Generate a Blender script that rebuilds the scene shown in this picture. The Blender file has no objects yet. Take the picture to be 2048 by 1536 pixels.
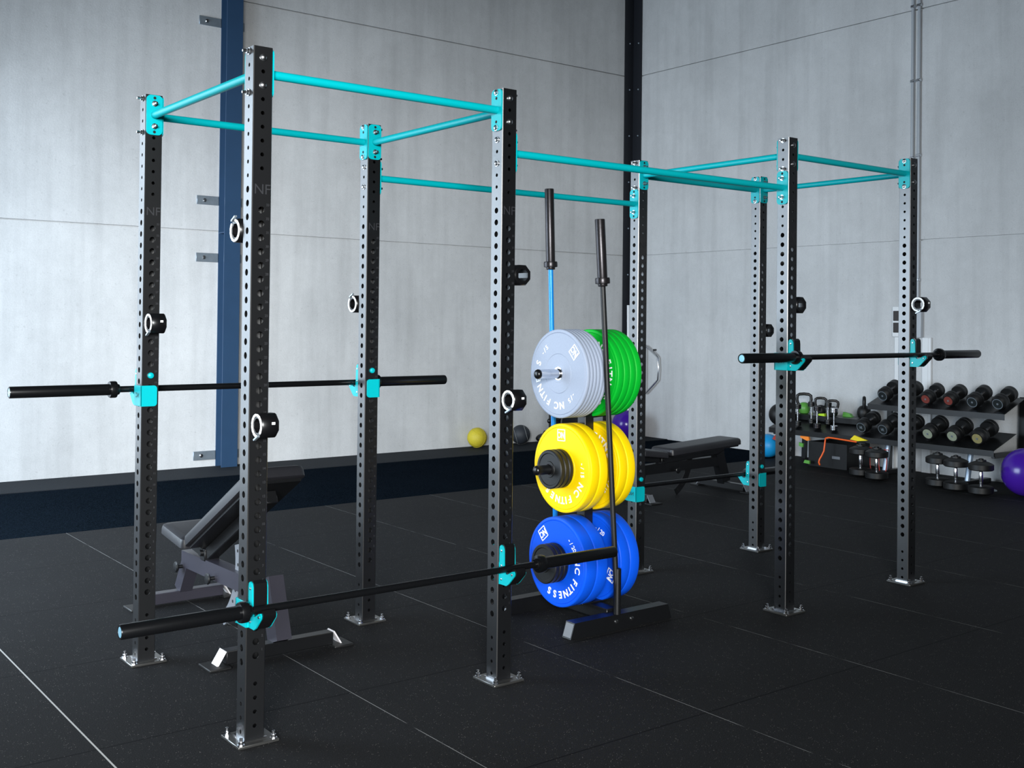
import bpy, math, random
from mathutils import Vector, Matrix
random.seed(7)
PI = math.pi
S = bpy.context.scene
COL = S.collection

# ------------------------------------------------------------------ helpers
class MB:
    """collects shapes and links them as one mesh object"""
    def __init__(s): s.v = []; s.f = []; s.sm = []; s.mi = []; s.cur = 0
    def add(s, vs, fs, smooth=False):
        b = len(s.v); s.v += [tuple(p) for p in vs]
        for f in fs:
            s.f.append(tuple(b + i for i in f)); s.sm.append(smooth); s.mi.append(s.cur)
        return s
    def box(s, x0, x1, y0, y1, z0, z1, bev=0.0):
        if bev <= 0:
            v = [(x, y, z) for x in (x0, x1) for y in (y0, y1) for z in (z0, z1)]
            f = [(0, 1, 3, 2), (4, 6, 7, 5), (0, 4, 5, 1), (2, 3, 7, 6), (0, 2, 6, 4), (1, 5, 7, 3)]
            return s.add(v, f)
        b = bev; P = []
        ring = [(x0 + b, y0), (x1 - b, y0), (x1, y0 + b), (x1, y1 - b), (x1 - b, y1), (x0 + b, y1), (x0, y1 - b), (x0, y0 + b)]
        ins = [(x0 + b, y0 + b), (x1 - b, y0 + b), (x1 - b, y0 + b), (x1 - b, y1 - b), (x1 - b, y1 - b), (x0 + b, y1 - b), (x0 + b, y1 - b), (x0 + b, y0 + b)]
        for z, rr in ((z0, ins), (z0 + b, ring), (z1 - b, ring), (z1, ins)):
            P += [(p[0], p[1], z) for p in rr]
        F = [tuple(range(7, -1, -1)), tuple(range(24, 32))]
        for k in range(3):
            for i in range(8):
                j = (i + 1) % 8; F.append((k * 8 + i, k * 8 + j, (k + 1) * 8 + j, (k + 1) * 8 + i))
        return s.add(P, F)
    def lathe(s, prof, p0=(0, 0, 0), ax=(1, 0, 0), n=24, smooth=True, closed=False, rot=0.0):
        """prof: list of (r, t) along axis"""
        a = Vector(ax).normalized(); t = Vector((0, 0, 1)) if abs(a.z) < .9 else Vector((1, 0, 0))
        u = a.cross(t).normalized(); w = a.cross(u); p0 = Vector(p0)
        V = []; F = []
        for r, h in prof:
            for i in range(n):
                c = 2 * PI * i / n + rot
                V.append(p0 + a * h + (u * math.cos(c) + w * math.sin(c)) * r)
        m = len(prof)
        for k in range(m - 1 if not closed else m):
            k2 = (k + 1) % m
            for i in range(n):
                j = (i + 1) % n; F.append((k * n + i, k * n + j, k2 * n + j, k2 * n + i))
        s.add(V, F, smooth)
        if not closed:
            b0 = len(s.v) - len(V)
            for k, o in ((0, 1), (m - 1, -1)):
                if prof[k][0] > 1e-4:
                    s.f.append(tuple(b0 + k * n + i for i in (range(n) if o < 0 else range(n - 1, -1, -1)))); s.sm.append(False); s.mi.append(s.cur)
        return s
    def cyl(s, p0, p1, r, n=16, r2=None, smooth=True, bev=0.0):
        p0 = Vector(p0); p1 = Vector(p1); L = (p1 - p0).length; r2 = r if r2 is None else r2
        pr = [(r, 0), (r2, L)] if bev <= 0 else [(r - bev, 0), (r, bev), (r2, L - bev), (r2 - bev, L)]
        return s.lathe(pr, p0, (p1 - p0), n, smooth)
    def tube(s, pts, r, n=10, closed=False):
        pts = [Vector(p) for p in pts]; m = len(pts); V = []; F = []
        up = Vector((0, 0, 1)); prev = None
        for i in range(m):
            a = pts[(i - 1) % m] if (closed or i) else pts[0]; b = pts[(i + 1) % m] if (closed or i < m - 1) else pts[-1]
            d = (b - a).normalized()
            if prev is None:
                t = up if abs(d.z) < .9 else Vector((1, 0, 0)); u = d.cross(t).normalized()
            else:
                u = (prev - d * prev.dot(d)).normalized()
            prev = u; w = d.cross(u)
            for k in range(n):
                c = 2 * PI * k / n; V.append(pts[i] + (u * math.cos(c) + w * math.sin(c)) * r)
        for i in range(m if closed else m - 1):
            i2 = (i + 1) % m
            for k in range(n):
                k2 = (k + 1) % n; F.append((i * n + k, i * n + k2, i2 * n + k2, i2 * n + k))
        s.add(V, F, True)
        if not closed:
            b = len(s.v) - len(V)
            s.f.append(tuple(b + k for k in range(n - 1, -1, -1))); s.sm.append(False); s.mi.append(s.cur)
            s.f.append(tuple(b + (m - 1) * n + k for k in range(n))); s.sm.append(False); s.mi.append(s.cur)
        return s
    def prism(s, poly, t0, t1, fn):
        """extrude a 2-D polygon; fn(a, b, t) gives the 3-D point"""
        n = len(poly); V = [fn(a, b, t0) for a, b in poly] + [fn(a, b, t1) for a, b in poly]
        F = [tuple(range(n - 1, -1, -1)), tuple(range(n, 2 * n))]
        for i in range(n):
            j = (i + 1) % n; F.append((i, j, n + j, n + i))
        return s.add(V, F)
    def beam(s, p0, p1, w, h, up=(0, 0, 1)):
        """rectangular tube between two points: w across, h along up"""
        p0 = Vector(p0); p1 = Vector(p1); d = (p1 - p0).normalized(); u = d.cross(Vector(up)).normalized(); v = u.cross(d)
        V = []
        for p in (p0, p1):
            for a, b in ((-1, -1), (1, -1), (1, 1), (-1, 1)): V.append(p + u * a * w / 2 + v * b * h / 2)
        return s.add(V, [(3, 2, 1, 0), (4, 5, 6, 7), (0, 1, 5, 4), (1, 2, 6, 5), (2, 3, 7, 6), (3, 0, 4, 7)])
    def ball(s, c, r, n=24, m=14, sx=1, sy=1, sz=1):
        V = [(c[0], c[1], c[2] - r * sz)]
        for k in range(1, m):
            a = -PI / 2 + PI * k / m
            for i in range(n):
                b = 2 * PI * i / n; V.append((c[0] + r * sx * math.cos(a) * math.cos(b), c[1] + r * sy * math.cos(a) * math.sin(b), c[2] + r * sz * math.sin(a)))
        V.append((c[0], c[1], c[2] + r * sz)); F = []
        for i in range(n):
            j = (i + 1) % n; F.append((0, 1 + j, 1 + i)); F.append((len(V) - 1, 1 + (m - 2) * n + i, 1 + (m - 2) * n + j))
            for k in range(m - 2): F.append((1 + k * n + i, 1 + k * n + j, 1 + (k + 1) * n + j, 1 + (k + 1) * n + i))
        return s.add(V, F, True)
    def xf(s, M, start=0):
        for i in range(start, len(s.v)): s.v[i] = tuple(M @ Vector(s.v[i]))
        return s
    def mesh(s, name, mats):
        me = bpy.data.meshes.new(name); me.from_pydata(s.v, [], s.f)
        me.polygons.foreach_set('use_smooth', s.sm)
        for m in (mats if isinstance(mats, (list, tuple)) else [mats]): me.materials.append(m)
        me.polygons.foreach_set('material_index', s.mi)
        me.update(); me.set_sharp_from_angle(angle=math.radians(38))
        return me
    def build(s, name, mats, parent=None, loc=(0, 0, 0)):
        return link(name, s.mesh(name, mats), parent, loc)

def link(name, me, parent=None, loc=(0, 0, 0)):
    o = bpy.data.objects.new(name, me); COL.objects.link(o); o.location = loc
    if parent is not None: o.parent = parent
    return o
def tag(o, label, cat, group=None):
    o['label'] = label; o['category'] = cat
    if group: o['group'] = group
    return o
def thing(name, label, cat, loc=(0, 0, 0), group=None, rot=None):
    o = bpy.data.objects.new(name, None); COL.objects.link(o); o.location = loc; o.empty_display_size = .05
    if rot: o.rotation_euler = rot
    return tag(o, label, cat, group)
def kids(o): return [c for c in bpy.data.objects if c.parent == o]
def dup(root, loc, label=None, group=None, rot=None, scale=None):
    r = root.copy(); COL.objects.link(r); r.location = loc
    if rot is not None: r.rotation_euler = rot
    if scale is not None: r.scale = scale
    if label: r['label'] = label
    if group: r['group'] = group
    for c in kids(root):
        d = c.copy(); COL.objects.link(d); d.parent = r
        for g in kids(c):
            e = g.copy(); COL.objects.link(e); e.parent = d
    return r
def struct(name, mb, m):
    o = mb.build(name, m); o['kind'] = 'structure'; return o

# ------------------------------------------------------------------ materials
def lin(c): return tuple(((x / 255) / 12.92 if x / 255 <= .04045 else ((x / 255 + .055) / 1.055) ** 2.4) for x in c) + (1,)
def mat(name, rgb, rough=.5, metal=0.0, noise=0.0, nscale=60, bump=0.0, bscale=200, spec=.5, coat=0.0):
    m = bpy.data.materials.new(name); m.use_nodes = True; N = m.node_tree.nodes; L = m.node_tree.links
    b = N['Principled BSDF']; c = lin(rgb)
    b.inputs['Base Color'].default_value = c; b.inputs['Roughness'].default_value = rough; b.inputs['Metallic'].default_value = metal
    b.inputs['Specular IOR Level'].default_value = spec; b.inputs['Coat Weight'].default_value = coat; b.inputs['Coat Roughness'].default_value = .28
    if noise > 0 or bump > 0:
        tc = N.new('ShaderNodeTexCoord')
    if noise > 0:
        n = N.new('ShaderNodeTexNoise'); n.inputs['Scale'].default_value = nscale; n.inputs['Detail'].default_value = 4
        L.new(tc.outputs['Object'], n.inputs['Vector'])
        r = N.new('ShaderNodeMixRGB'); r.inputs['Color1'].default_value = tuple(x * (1 - noise) for x in c[:3]) + (1,)
        r.inputs['Color2'].default_value = tuple(min(1, x * (1 + noise)) for x in c[:3]) + (1,)
        L.new(n.outputs['Fac'], r.inputs['Fac']); L.new(r.outputs['Color'], b.inputs['Base Color'])
    if bump > 0:
        n2 = N.new('ShaderNodeTexNoise'); n2.inputs['Scale'].default_value = bscale; n2.inputs['Detail'].default_value = 3
        L.new(tc.outputs['Object'], n2.inputs['Vector'])
        bp = N.new('ShaderNodeBump'); bp.inputs['Strength'].default_value = bump; bp.inputs['Distance'].default_value = .002
        L.new(n2.outputs['Fac'], bp.inputs['Height']); L.new(bp.outputs['Normal'], b.inputs['Normal'])
    return m
M = dict(
    post=mat('black powder coat', (12, 13, 15), .32, 0, .12, 300, .06, 900, .9, .5),
    black=mat('black steel', (13, 14, 16), .38, 0, .1, 120, .12, 600),
    sleeve=mat('black oxide steel', (15, 16, 18), .27, .3, .1, 90),
    worn=mat('worn dark sleeve', (52, 50, 52), .33, .75, .35, 60),
    rubber=mat('black rubber', (10, 11, 12), .5, 0, .2, 80, .2, 400),
    teal=mat('turquoise powder coat', (0, 160, 168), .36, 0, .06, 200, .12, 900, .25),
    zinc=mat('zinc bolts', (205, 208, 212), .25, 1.0),
    chrome=mat('chrome', (215, 217, 222), .18, 1.0),
    plate=mat('galvanised foot plate', (120, 120, 118), .32, .9, .25, 30),
    dark=mat('dark bore', (3, 3, 4), .8),
    digits=mat('cut number marking', (30, 31, 35), .6),
    logo=mat('dark engraved logo', (8, 60, 66), .6),
    uhmw=mat('black plastic liner', (12, 12, 14), .3),
    cap=mat('pale blue cap', (150, 205, 232), .3, .4),
    silver=mat('light grey bumper rubber', (150, 160, 178), .5, 0, .06, 120, .12, 500, .18),
    green=mat('green bumper rubber', (6, 168, 44), .45, 0, .08, 120, .12, 500, .18),
    yellow=mat('yellow bumper rubber', (236, 200, 6), .45, 0, .05, 120, .1, 500, .18),
    blue=mat('blue bumper rubber', (10, 80, 212), .45, 0, .06, 120, .12, 500, .18),
    white=mat('white raised lettering', (238, 240, 244), .5),
    blueshaft=mat('blue cerakote shaft', (20, 132, 214), .3, .2),
    vinyl=mat('black vinyl upholstery', (34, 34, 38), .42, 0, .1, 60, .15, 500),
    benchsteel=mat('dark grey bench steel', (54, 53, 62), .34, .15, .08, 150, .15, 700),
    galv=mat('galvanised bracket', (160, 172, 182), .4, .7, .15, 40),
    column=mat('painted column steel', (38, 66, 96), .45, 0, .1, 8),
    columndark=mat('dark corner steel', (26, 29, 36), .5, 0, .15, 8),
    conduit=mat('light grey conduit', (176, 182, 188), .4),
    pvc=mat('white plastic', (225, 228, 230), .4),
    socket=mat('brown black socket', (42, 34, 32), .5),
    ballyellow=mat('yellow ball rubber', (196, 178, 42), .6, 0, .15, 60, .3, 300),
    ballblack=mat('charcoal ball rubber', (38, 42, 48), .6, 0, .15, 60, .3, 300),
    seam=mat('pale seam', (150, 152, 150), .6),
    ballblue=mat('sky blue ball', (20, 150, 214), .45),
    purple=mat('glossy purple vinyl', (66, 28, 150), .22),
    kbgreen=mat('green vinyl kettlebell', (92, 160, 66), .4),
    lime=mat('lime band', (186, 226, 40), .5),
    orange=mat('orange tube rubber', (250, 100, 28), .45),
    bandorange=mat('orange band', (252, 140, 40), .5),
    bandyellow=mat('yellow band', (246, 222, 10), .5),
    red=mat('red cord', (170, 52, 40), .5),
    labelred=mat('worn red end label', (120, 52, 44), .6, 0, .35, 120),
    labelgrey=mat('worn pale end label', (138, 146, 126), .6, 0, .35, 120),
    labelolive=mat('worn olive end label', (140, 132, 88), .6, 0, .35, 120),
    labeldark=mat('dark end label', (26, 32, 34), .5),
    steelgrey=mat('brushed rack tube', (168, 186, 206), .35, .6),
    endcap=mat('grey plastic end cap', (104, 108, 114), .45),
    whitecap=mat('pale plastic end cap', (196, 194, 196), .5),
    cardboard=mat('pale carton', (200, 198, 196), .6),
)

def concrete():
    m = bpy.data.materials.new('cast concrete panels'); m.use_nodes = True; N = m.node_tree.nodes; L = m.node_tree.links
    b = N['Principled BSDF']; b.inputs['Roughness'].default_value = .8; b.inputs['Specular IOR Level'].default_value = .25
    g = N.new('ShaderNodeNewGeometry')
    def noise(sc, vec, det=5, rough=.55):
        mp = N.new('ShaderNodeMapping'); mp.inputs['Scale'].default_value = vec; L.new(g.outputs['Position'], mp.inputs['Vector'])
        n = N.new('ShaderNodeTexNoise'); n.inputs['Scale'].default_value = sc; n.inputs['Detail'].default_value = det; n.inputs['Roughness'].default_value = rough
        L.new(mp.outputs['Vector'], n.inputs['Vector']); return n.outputs['Fac']
    def ramp(src, p0, c0, p1, c1):
        r = N.new('ShaderNodeValToRGB'); r.color_ramp.elements[0].position = p0; r.color_ramp.elements[0].color = (c0,) * 3 + (1,)
        r.color_ramp.elements[1].position = p1; r.color_ramp.elements[1].color = (c1,) * 3 + (1,); L.new(src, r.inputs['Fac']); return r.outputs['Color']
    def mul(a, c):
        x = N.new('ShaderNodeMixRGB'); x.blend_type = 'MULTIPLY'; x.inputs['Fac'].default_value = 1; L.new(a, x.inputs['Color1']); L.new(c, x.inputs['Color2']); return x.outputs['Color']
    a = ramp(noise(.9, (1, 1, .8)), .3, .82, .7, 1.0)
    s = ramp(noise(3.2, (2.2, 2.2, .16), 4), .30, .89, .55, 1.0)
    f = ramp(noise(9, (1, 1, 1), 8, .7), .25, .93, .7, 1.03)
    h = ramp(noise(90, (1, 1, 1), 3), .25, .93, .75, 1.05)
    sp = ramp(noise(38, (1, 1, 1), 2), .26, .88, .34, 1.0)
    base = N.new('ShaderNodeRGB'); base.outputs[0].default_value = (.66, .67, .675, 1)
    L.new(mul(mul(mul(mul(mul(base.outputs[0], a), s), f), h), sp), b.inputs['Base Color'])
    bp = N.new('ShaderNodeBump'); bp.inputs['Strength'].default_value = .25; bp.inputs['Distance'].default_value = .004
    L.new(noise(60, (1, 1, 1), 6), bp.inputs['Height']); L.new(bp.outputs['Normal'], b.inputs['Normal'])
    return m

def floor_mat(name, base, speck, lines=None, rough=.75, grain=260, spec=.10):
    m = bpy.data.materials.new(name); m.use_nodes = True; N = m.node_tree.nodes; L = m.node_tree.links
    b = N['Principled BSDF']; b.inputs['Roughness'].default_value = rough; b.inputs['Specular IOR Level'].default_value = spec
    g = N.new('ShaderNodeNewGeometry')
    def tex(sc, det=3):
        n = N.new('ShaderNodeTexNoise'); n.inputs['Scale'].default_value = sc; n.inputs['Detail'].default_value = det; L.new(g.outputs['Position'], n.inputs['Vector']); return n.outputs['Fac']
    def math_(op, a, c=None):
        x = N.new('ShaderNodeMath'); x.operation = op
        for i, k in enumerate((a, c)):
            if k is None: continue
            if isinstance(k, (int, float)): x.inputs[i].default_value = k
            else: L.new(k, x.inputs[i])
        return x.outputs[0]
    def mix(f, a, c):
        x = N.new('ShaderNodeMixRGB')
        if isinstance(f, (int, float)): x.inputs['Fac'].default_value = f
        else: L.new(f, x.inputs['Fac'])
        for k, s in ((a, 'Color1'), (c, 'Color2')):
            if isinstance(k, tuple): x.inputs[s].default_value = k
            else: L.new(k, x.inputs[s])
        return x.outputs['Color']
    def step(src, p0, p1):
        r = N.new('ShaderNodeMapRange'); r.inputs['From Min'].default_value = p0; r.inputs['From Max'].default_value = p1; L.new(src, r.inputs['Value']); return r.outputs['Result']
    c = mix(step(tex(grain, 4), .38, .68), tuple(x * .35 for x in base) + (1,), tuple(x * 2.0 for x in base) + (1,))
    c = mix(step(tex(1.4, 3), .35, .7), c, mix(.5, c, tuple(x * 1.3 for x in base) + (1,)))
    v = N.new('ShaderNodeTexVoronoi'); v.inputs['Scale'].default_value = 95; L.new(g.outputs['Position'], v.inputs['Vector'])
    sel = math_('MULTIPLY', step(v.outputs['Distance'], .17, .10), step(tex(23, 2), .44, .58))
    c = mix(sel, c, speck + (1,))
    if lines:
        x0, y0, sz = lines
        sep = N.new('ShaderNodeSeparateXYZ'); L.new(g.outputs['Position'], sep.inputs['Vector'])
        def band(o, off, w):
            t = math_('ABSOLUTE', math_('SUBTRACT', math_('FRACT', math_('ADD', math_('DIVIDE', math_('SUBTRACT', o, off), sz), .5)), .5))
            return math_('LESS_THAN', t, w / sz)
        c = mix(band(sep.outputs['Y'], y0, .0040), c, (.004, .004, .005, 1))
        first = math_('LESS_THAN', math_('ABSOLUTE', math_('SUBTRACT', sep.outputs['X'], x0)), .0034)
        c = mix(math_('MULTIPLY', band(sep.outputs['X'], x0, .0018), step(tex(6, 3), .36, .52)), c, (.20, .20, .20, 1))  # pale seam lines put the door light caught by tile edges into the colour
        c = mix(first, c, (.42, .42, .41, 1))  # first seam: same painted edge light, wider and brighter
    L.new(c, b.inputs['Base Color'])
    bp = N.new('ShaderNodeBump'); bp.inputs['Strength'].default_value = .5; bp.inputs['Distance'].default_value = .002
    L.new(tex(grain * .8, 4), bp.inputs['Height']); L.new(bp.outputs['Normal'], b.inputs['Normal'])
    return m
CONC = concrete()
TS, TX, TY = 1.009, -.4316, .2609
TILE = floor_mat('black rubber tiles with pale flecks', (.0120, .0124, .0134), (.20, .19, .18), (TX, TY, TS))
TURF = floor_mat('black turf', (.0055, .0085, .0125), (.03, .04, .05), None, 1.0, 120, .0)
STRIP = floor_mat('plain rubber strip', (.017, .020, .024), (.06, .06, .06), None, .8, 200)

# ------------------------------------------------------------------ text
TXT = {}
def text_geo(t, size=1.0, ext=0.0, bold=0.0):
    k = (t, size, ext, bold)
    if k in TXT: return TXT[k]
    cu = bpy.data.curves.new('lettering', 'FONT'); cu.body = t; cu.size = size; cu.extrude = ext; cu.offset = bold
    cu.align_x = 'CENTER'; cu.align_y = 'CENTER'; cu.resolution_u = 3
    o = bpy.data.objects.new('lettering', cu); COL.objects.link(o); bpy.context.view_layer.update()
    me = o.evaluated_get(bpy.context.evaluated_depsgraph_get()).to_mesh()
    r = ([tuple(v.co) for v in me.vertices], [tuple(p.vertices) for p in me.polygons])
    xs = [v[0] for v in r[0]]; ys = [v[1] for v in r[0]]; cx = (min(xs) + max(xs)) / 2; cy = (min(ys) + max(ys)) / 2
    r = ([(x - cx, y - cy, z) for x, y, z in r[0]], r[1])
    COL.objects.unlink(o); bpy.data.objects.remove(o); bpy.data.curves.remove(cu)
    TXT[k] = r
    return r
def put_text(mb, t, fn, size, ext=0.0, bold=0.0):
    V, F = text_geo(t, size, ext, bold); mb.add([fn(*v) for v in V], F)

# ------------------------------------------------------------------ camera (calibrated on the rig and the floor tiles)
f_px, cam_p, yaw, pitch, roll, py = 2195.9, Vector((-1.6523, -3.6843, 1.5253)), .91535, .011096, .010754, -153.57
fw = Vector((math.cos(yaw) * math.cos(pitch), math.sin(yaw) * math.cos(pitch), math.sin(pitch)))
r0 = Vector((math.sin(yaw), -math.cos(yaw), 0)); u0 = r0.cross(fw)
rr = r0 * math.cos(roll) + u0 * math.sin(roll); uu = -r0 * math.sin(roll) + u0 * math.cos(roll)
cam = bpy.data.cameras.new('camera'); cam.sensor_width = 36; cam.lens = f_px / 2048 * 36; cam.shift_y = py / 2048; cam.clip_start = .05
co = bpy.data.objects.new('camera', cam); COL.objects.link(co)
Mx = Matrix((rr, uu, -fw)).transposed().to_4x4(); Mx.translation = cam_p; co.matrix_world = Mx
S.camera = co

# ------------------------------------------------------------------ setting
YB, XR, XL, YF, ZC = 7.035, 8.61, -2.3, -7.0, 6.6
ROWS = ((0, 2.384), (2.398, 4.785), (4.80, ZC))
w = MB()
for a, b_ in ROWS:
    w.box(XL, 2.86, YB, YB + .18, a, b_); w.box(2.88, XR + .2, YB, YB + .18, a, b_)
w.box(XL, XR + .2, YB + .03, YB + .2, -.06, ZC)
struct('wall_back', w, CONC)
w = MB()
for a, b_ in ROWS: w.box(XR, XR + .18, YF, YB, a if a else -.06, b_)
w.box(XR + .03, XR + .2, YF, YB, 0, ZC)
struct('wall_right', w, CONC)
w = MB(); w.box(XL - .2, XL, -.4, 2.0, 0, ZC); w.box(XL - .2, XL, YF, -.4, 3.5, ZC); w.box(XL - .2, XL, 6.9, YB + .2, 0, ZC); w.box(XL - .2, XL, 2.0, 6.9, 3.5, ZC)  # opening at the front end made to let the added side fill in
struct('wall_left', w, CONC)
w = MB(); w.box(XL - .2, XR + .2, YF - .2, YF, 0, ZC)
struct('wall_front', w, mat('dark painted wall', (34, 36, 40), .9, spec=.1))
w = MB(); w.box(XL - .2, XR + .2, YF - .2, YB + .2, ZC, ZC + .15); struct('ceiling', w, mat('dark ceiling', (70, 70, 70), .9))
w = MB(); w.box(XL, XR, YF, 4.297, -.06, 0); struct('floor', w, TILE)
w = MB(); w.box(XL, XR, 4.297, 6.34, -.06, -.006); tf = struct('floor_turf_lane', w, TURF)
w = MB(); w.box(XL, XR, 6.34, YB, -.06, 0); struct('floor_edge_strip', w, STRIP)

# steel H column on the back wall
t = thing('steel_column', 'blue-grey steel H column on the back wall behind the left rack posts', 'column', (2.88, YB, 0))
m = MB(); m.box(-.085, .085, -.155, -.143, 0, ZC, 0); m.build('front_flange', M['column'], t)
m = MB(); m.box(-.004, .004, -.143, -.012, 0, ZC); m.build('web', M['column'], t)
m = MB(); m.box(-.085, .085, -.012, 0, 0, ZC); m.build('rear_flange', M['column'], t)
m = MB(); m.box(-.085, .085, -.143, -.012, 2.37, 2.38); m.build('stiffener_plate', M['column'], t)
def bracket(x0, x1, z, bx, lab):
    t = thing('wall_bracket', lab, 'bracket', (x0, YB - .001, z), 'galvanised brackets clamping the wall panels to the column')
    m = MB(); m.box(0, x1 - x0, -.012, 0, -.045, .045, .002); m.build('clamp_plate', M['galv'], t)
    m = MB(); m.lathe([(.020, 0), (.020, .003), (.013, .003), (.013, .013), (.001, .014)], (bx - x0, -.012, 0), (0, -1, 0), 8, False); m.build('bolt', M['zinc'], t)
for z, nm in ((4.52, 'near the top of the picture'), (2.70, 'just above the long panel joint'), (2.12, 'just below the long panel joint'), (.115, 'down by the floor')):
    bracket(2.56, 2.79, z, 2.64, 'galvanised wall bracket left of the blue-grey column, ' + nm)
    bracket(2.955, 3.045, z, 3.0, 'galvanised wall bracket right of the blue-grey column, ' + nm)
# corner angle
t = thing('corner_angle', 'tall near-black steel angle lining the room corner', 'column', (XR - .003, YB - .002, 0))
m = MB(); m.box(-.165, -.0, -.012, -.0005, 0, ZC); m.box(-.012, -.0005, -.165, -.012, 0, ZC); m.build('angle_profile', M['columndark'], t)
for k in range(8):
    z = .9 + .62 * k
    m = MB(); m.ball((-.08, -.014, z), .012, 8, 6); m.build('bolt', M['galv'], t)
    m = MB(); m.ball((-.014, -.11, z), .012, 8, 6); m.build('bolt', M['galv'], t)

# conduits and sockets on the right wall
def conduit(y, z0, z1, lab, clips):
    t = thing('conduit_pipe', lab, 'pipe', (XR - .022, y, z0), 'grey conduit pipes on the right wall')
    m = MB(); m.cyl((0, 0, 0), (0, 0, z1 - z0), .016, 12); m.build('pipe', M['conduit'], t)
    for z in clips:
        m = MB(); m.box(-.018, .021, -.022, .022, z - z0 - .014, z - z0 + .014, .004); m.build('pipe_clip', M['zinc'], t)
conduit(2.83, 1.72, ZC, 'grey conduit pipe on the right wall, the one nearer the corner', (3.25, 4.05, 4.83))
conduit(2.757, 1.70, ZC, 'grey conduit pipe on the right wall, the one farther from the corner', (1.98, 3.27, 4.05, 4.83))
m = MB(); m.box(XR - .05, XR, 2.70, 2.80, 1.385, 1.70, .004); tag(m.build('junction_box', M['conduit']), 'flat grey junction box under the pipes on the right wall', 'box')
t = thing('socket_panel', 'white twin socket panel with dark sockets on the right wall', 'socket', (XR, 2.955, 1.545))
m = MB(); m.box(-.045, 0, -.08, .085, -.16, .16, .006); m.build('panel', M['pvc'], t)
for z in (-.065, .058):
    m = MB(); m.box(-.052, -.044, -.055, .07, z - .05, z + .055, .004); m.build('socket', M['socket'], t)
for y0, y1, lab in ((2.60, 2.70, 'white cable trunking below the junction box on the right wall'), (2.93, 3.02, 'white cable trunking below the socket panel on the right wall')):
    m = MB(); m.box(XR - .028, XR, y0, y1, .0, 1.383, .003); m.box(XR - .032, XR - .027, y0 + .03, y0 + .036, .0, 1.383); tag(m.build('cable_trunking', M['pvc']), lab, 'trunking', 'white cable trunkings')

# ------------------------------------------------------------------ power rack
HW = .0375
XA, XB, XC, XD, YD = 0.0, 1.1203, 3.0040, 4.1235, 1.1213
H = 2.5
def upright_mesh():
    mb = MB(); c = .003; NS = 14
    for ax in (0, 1):
        cells = []
        if ax == 0:
            for k in range(50):
                r = .0075 if (k >= 40 or k <= 3) else .0125
                if k == 4: r = 0
                cells.append((.035 + .05 * k, .01 + .05 * k, min(.06 + .05 * k, H), r))
        else:
            cells.append((None, .01, .035, 0))
            for k in range(1, 50):
                r = .0075 if (k >= 41 or k <= 4) else .0125
                if k in (39, 40, 5): r = 0
                cells.append((.01 + .05 * k, .05 * k - .015, .05 * k + .035, r))
            cells.append((None, 2.485, H, 0))
        for sg in (-1, 1):
            def P(u, z, d=0.0):
                q = sg * (HW - d)
                return (q, u * -sg, z) if ax == 0 else (u * sg, q, z)
            hw = HW - c
            for zc, z0, z1, r in cells:
                if r == 0 or zc is None or zc + r >= z1:
                    mb.add([P(-hw, z0), P(hw, z0), P(hw, z1), P(-hw, z1)], [(0, 1, 2, 3)]); continue
                ring = []; out = []
                for i in range(16):
                    a = 2 * PI * i / 16 + PI / 16; ca, sa = math.cos(a), math.sin(a)
                    ring.append((r * ca, zc + r * sa))
                    # matching point on the cell border
                    tx = hw / abs(ca) if abs(ca) > 1e-6 else 1e9; tz = ((z1 - zc) if sa > 0 else (zc - z0)) / max(abs(sa), 1e-6); tt = min(tx, tz)
                    out.append([tt * ca, zc + tt * sa])
                def snap(i, u, z): out[i] = [u, z]
                # snap nearest border points to the four corners
                for cu_, cz in ((hw, z1), (-hw, z1), (-hw, z0), (hw, z0)):
                    i = min(range(16), key=lambda q: (math.atan2(out[q][1] - zc, out[q][0]) - math.atan2(cz - zc, cu_)) ** 2 if abs(math.atan2(out[q][1] - zc, out[q][0]) - math.atan2(cz - zc, cu_)) < PI else 9)
                    snap(i, cu_, cz)
                V = [P(u, z) for u, z in ring] + [P(u, z) for u, z in out] + [P(u, z, .004) for u, z in ring]
                F = []
                for i in range(16):
                    j = (i + 1) % 16; F.append((i, 16 + i, 16 + j, j)); F.append((i, j, 32 + j, 32 + i))
                mb.add(V, F)
    hw = HW - c
    for sx, sy in ((1, 1), (-1, 1), (-1, -1), (1, -1)):
        a = (sx * HW, sy * hw); b_ = (sx * hw, sy * HW)
        V = [(a[0], a[1], .01), (b_[0], b_[1], .01), (b_[0], b_[1], H), (a[0], a[1], H)]
        mb.add(V, [(0, 1, 2, 3) if sx * sy > 0 else (3, 2, 1, 0)])
    e = HW
    mb.add([(-e, -hw, H), (-hw, -e, H), (hw, -e, H), (e, -hw, H), (e, hw, H), (hw, e, H), (-hw, e, H), (-e, hw, H)], [tuple(range(8))])
    mb.cur = 1; y = -HW - .0004
    for n in range(1, 34):
        z = .01 + .05 * (n + 5) + .019
        put_text(mb, str(n), lambda a, b_, c_: (.024 + a, y, z + b_), .0125, 0, .0003)
    put_text(mb, 'NF', lambda a, b_, c_: (.003 + a, y, 1.985 + b_), .052, 0, 0)
    return mb.mesh('upright', [M['post'], M['digits']])
UPM = upright_mesh()
rack = thing('power_rack', 'black eight-post power rack with turquoise pull-up bars bolted to the rubber floor', 'rack', (XA + HW, HW, 0))
RO = Vector((XA + HW, HW, 0))
bpm = MB(); bpm.box(-.078, .078, -.078, .078, .0005, .0105, .002)
bpm = bpm.mesh('base_plate', M['plate'])
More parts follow.
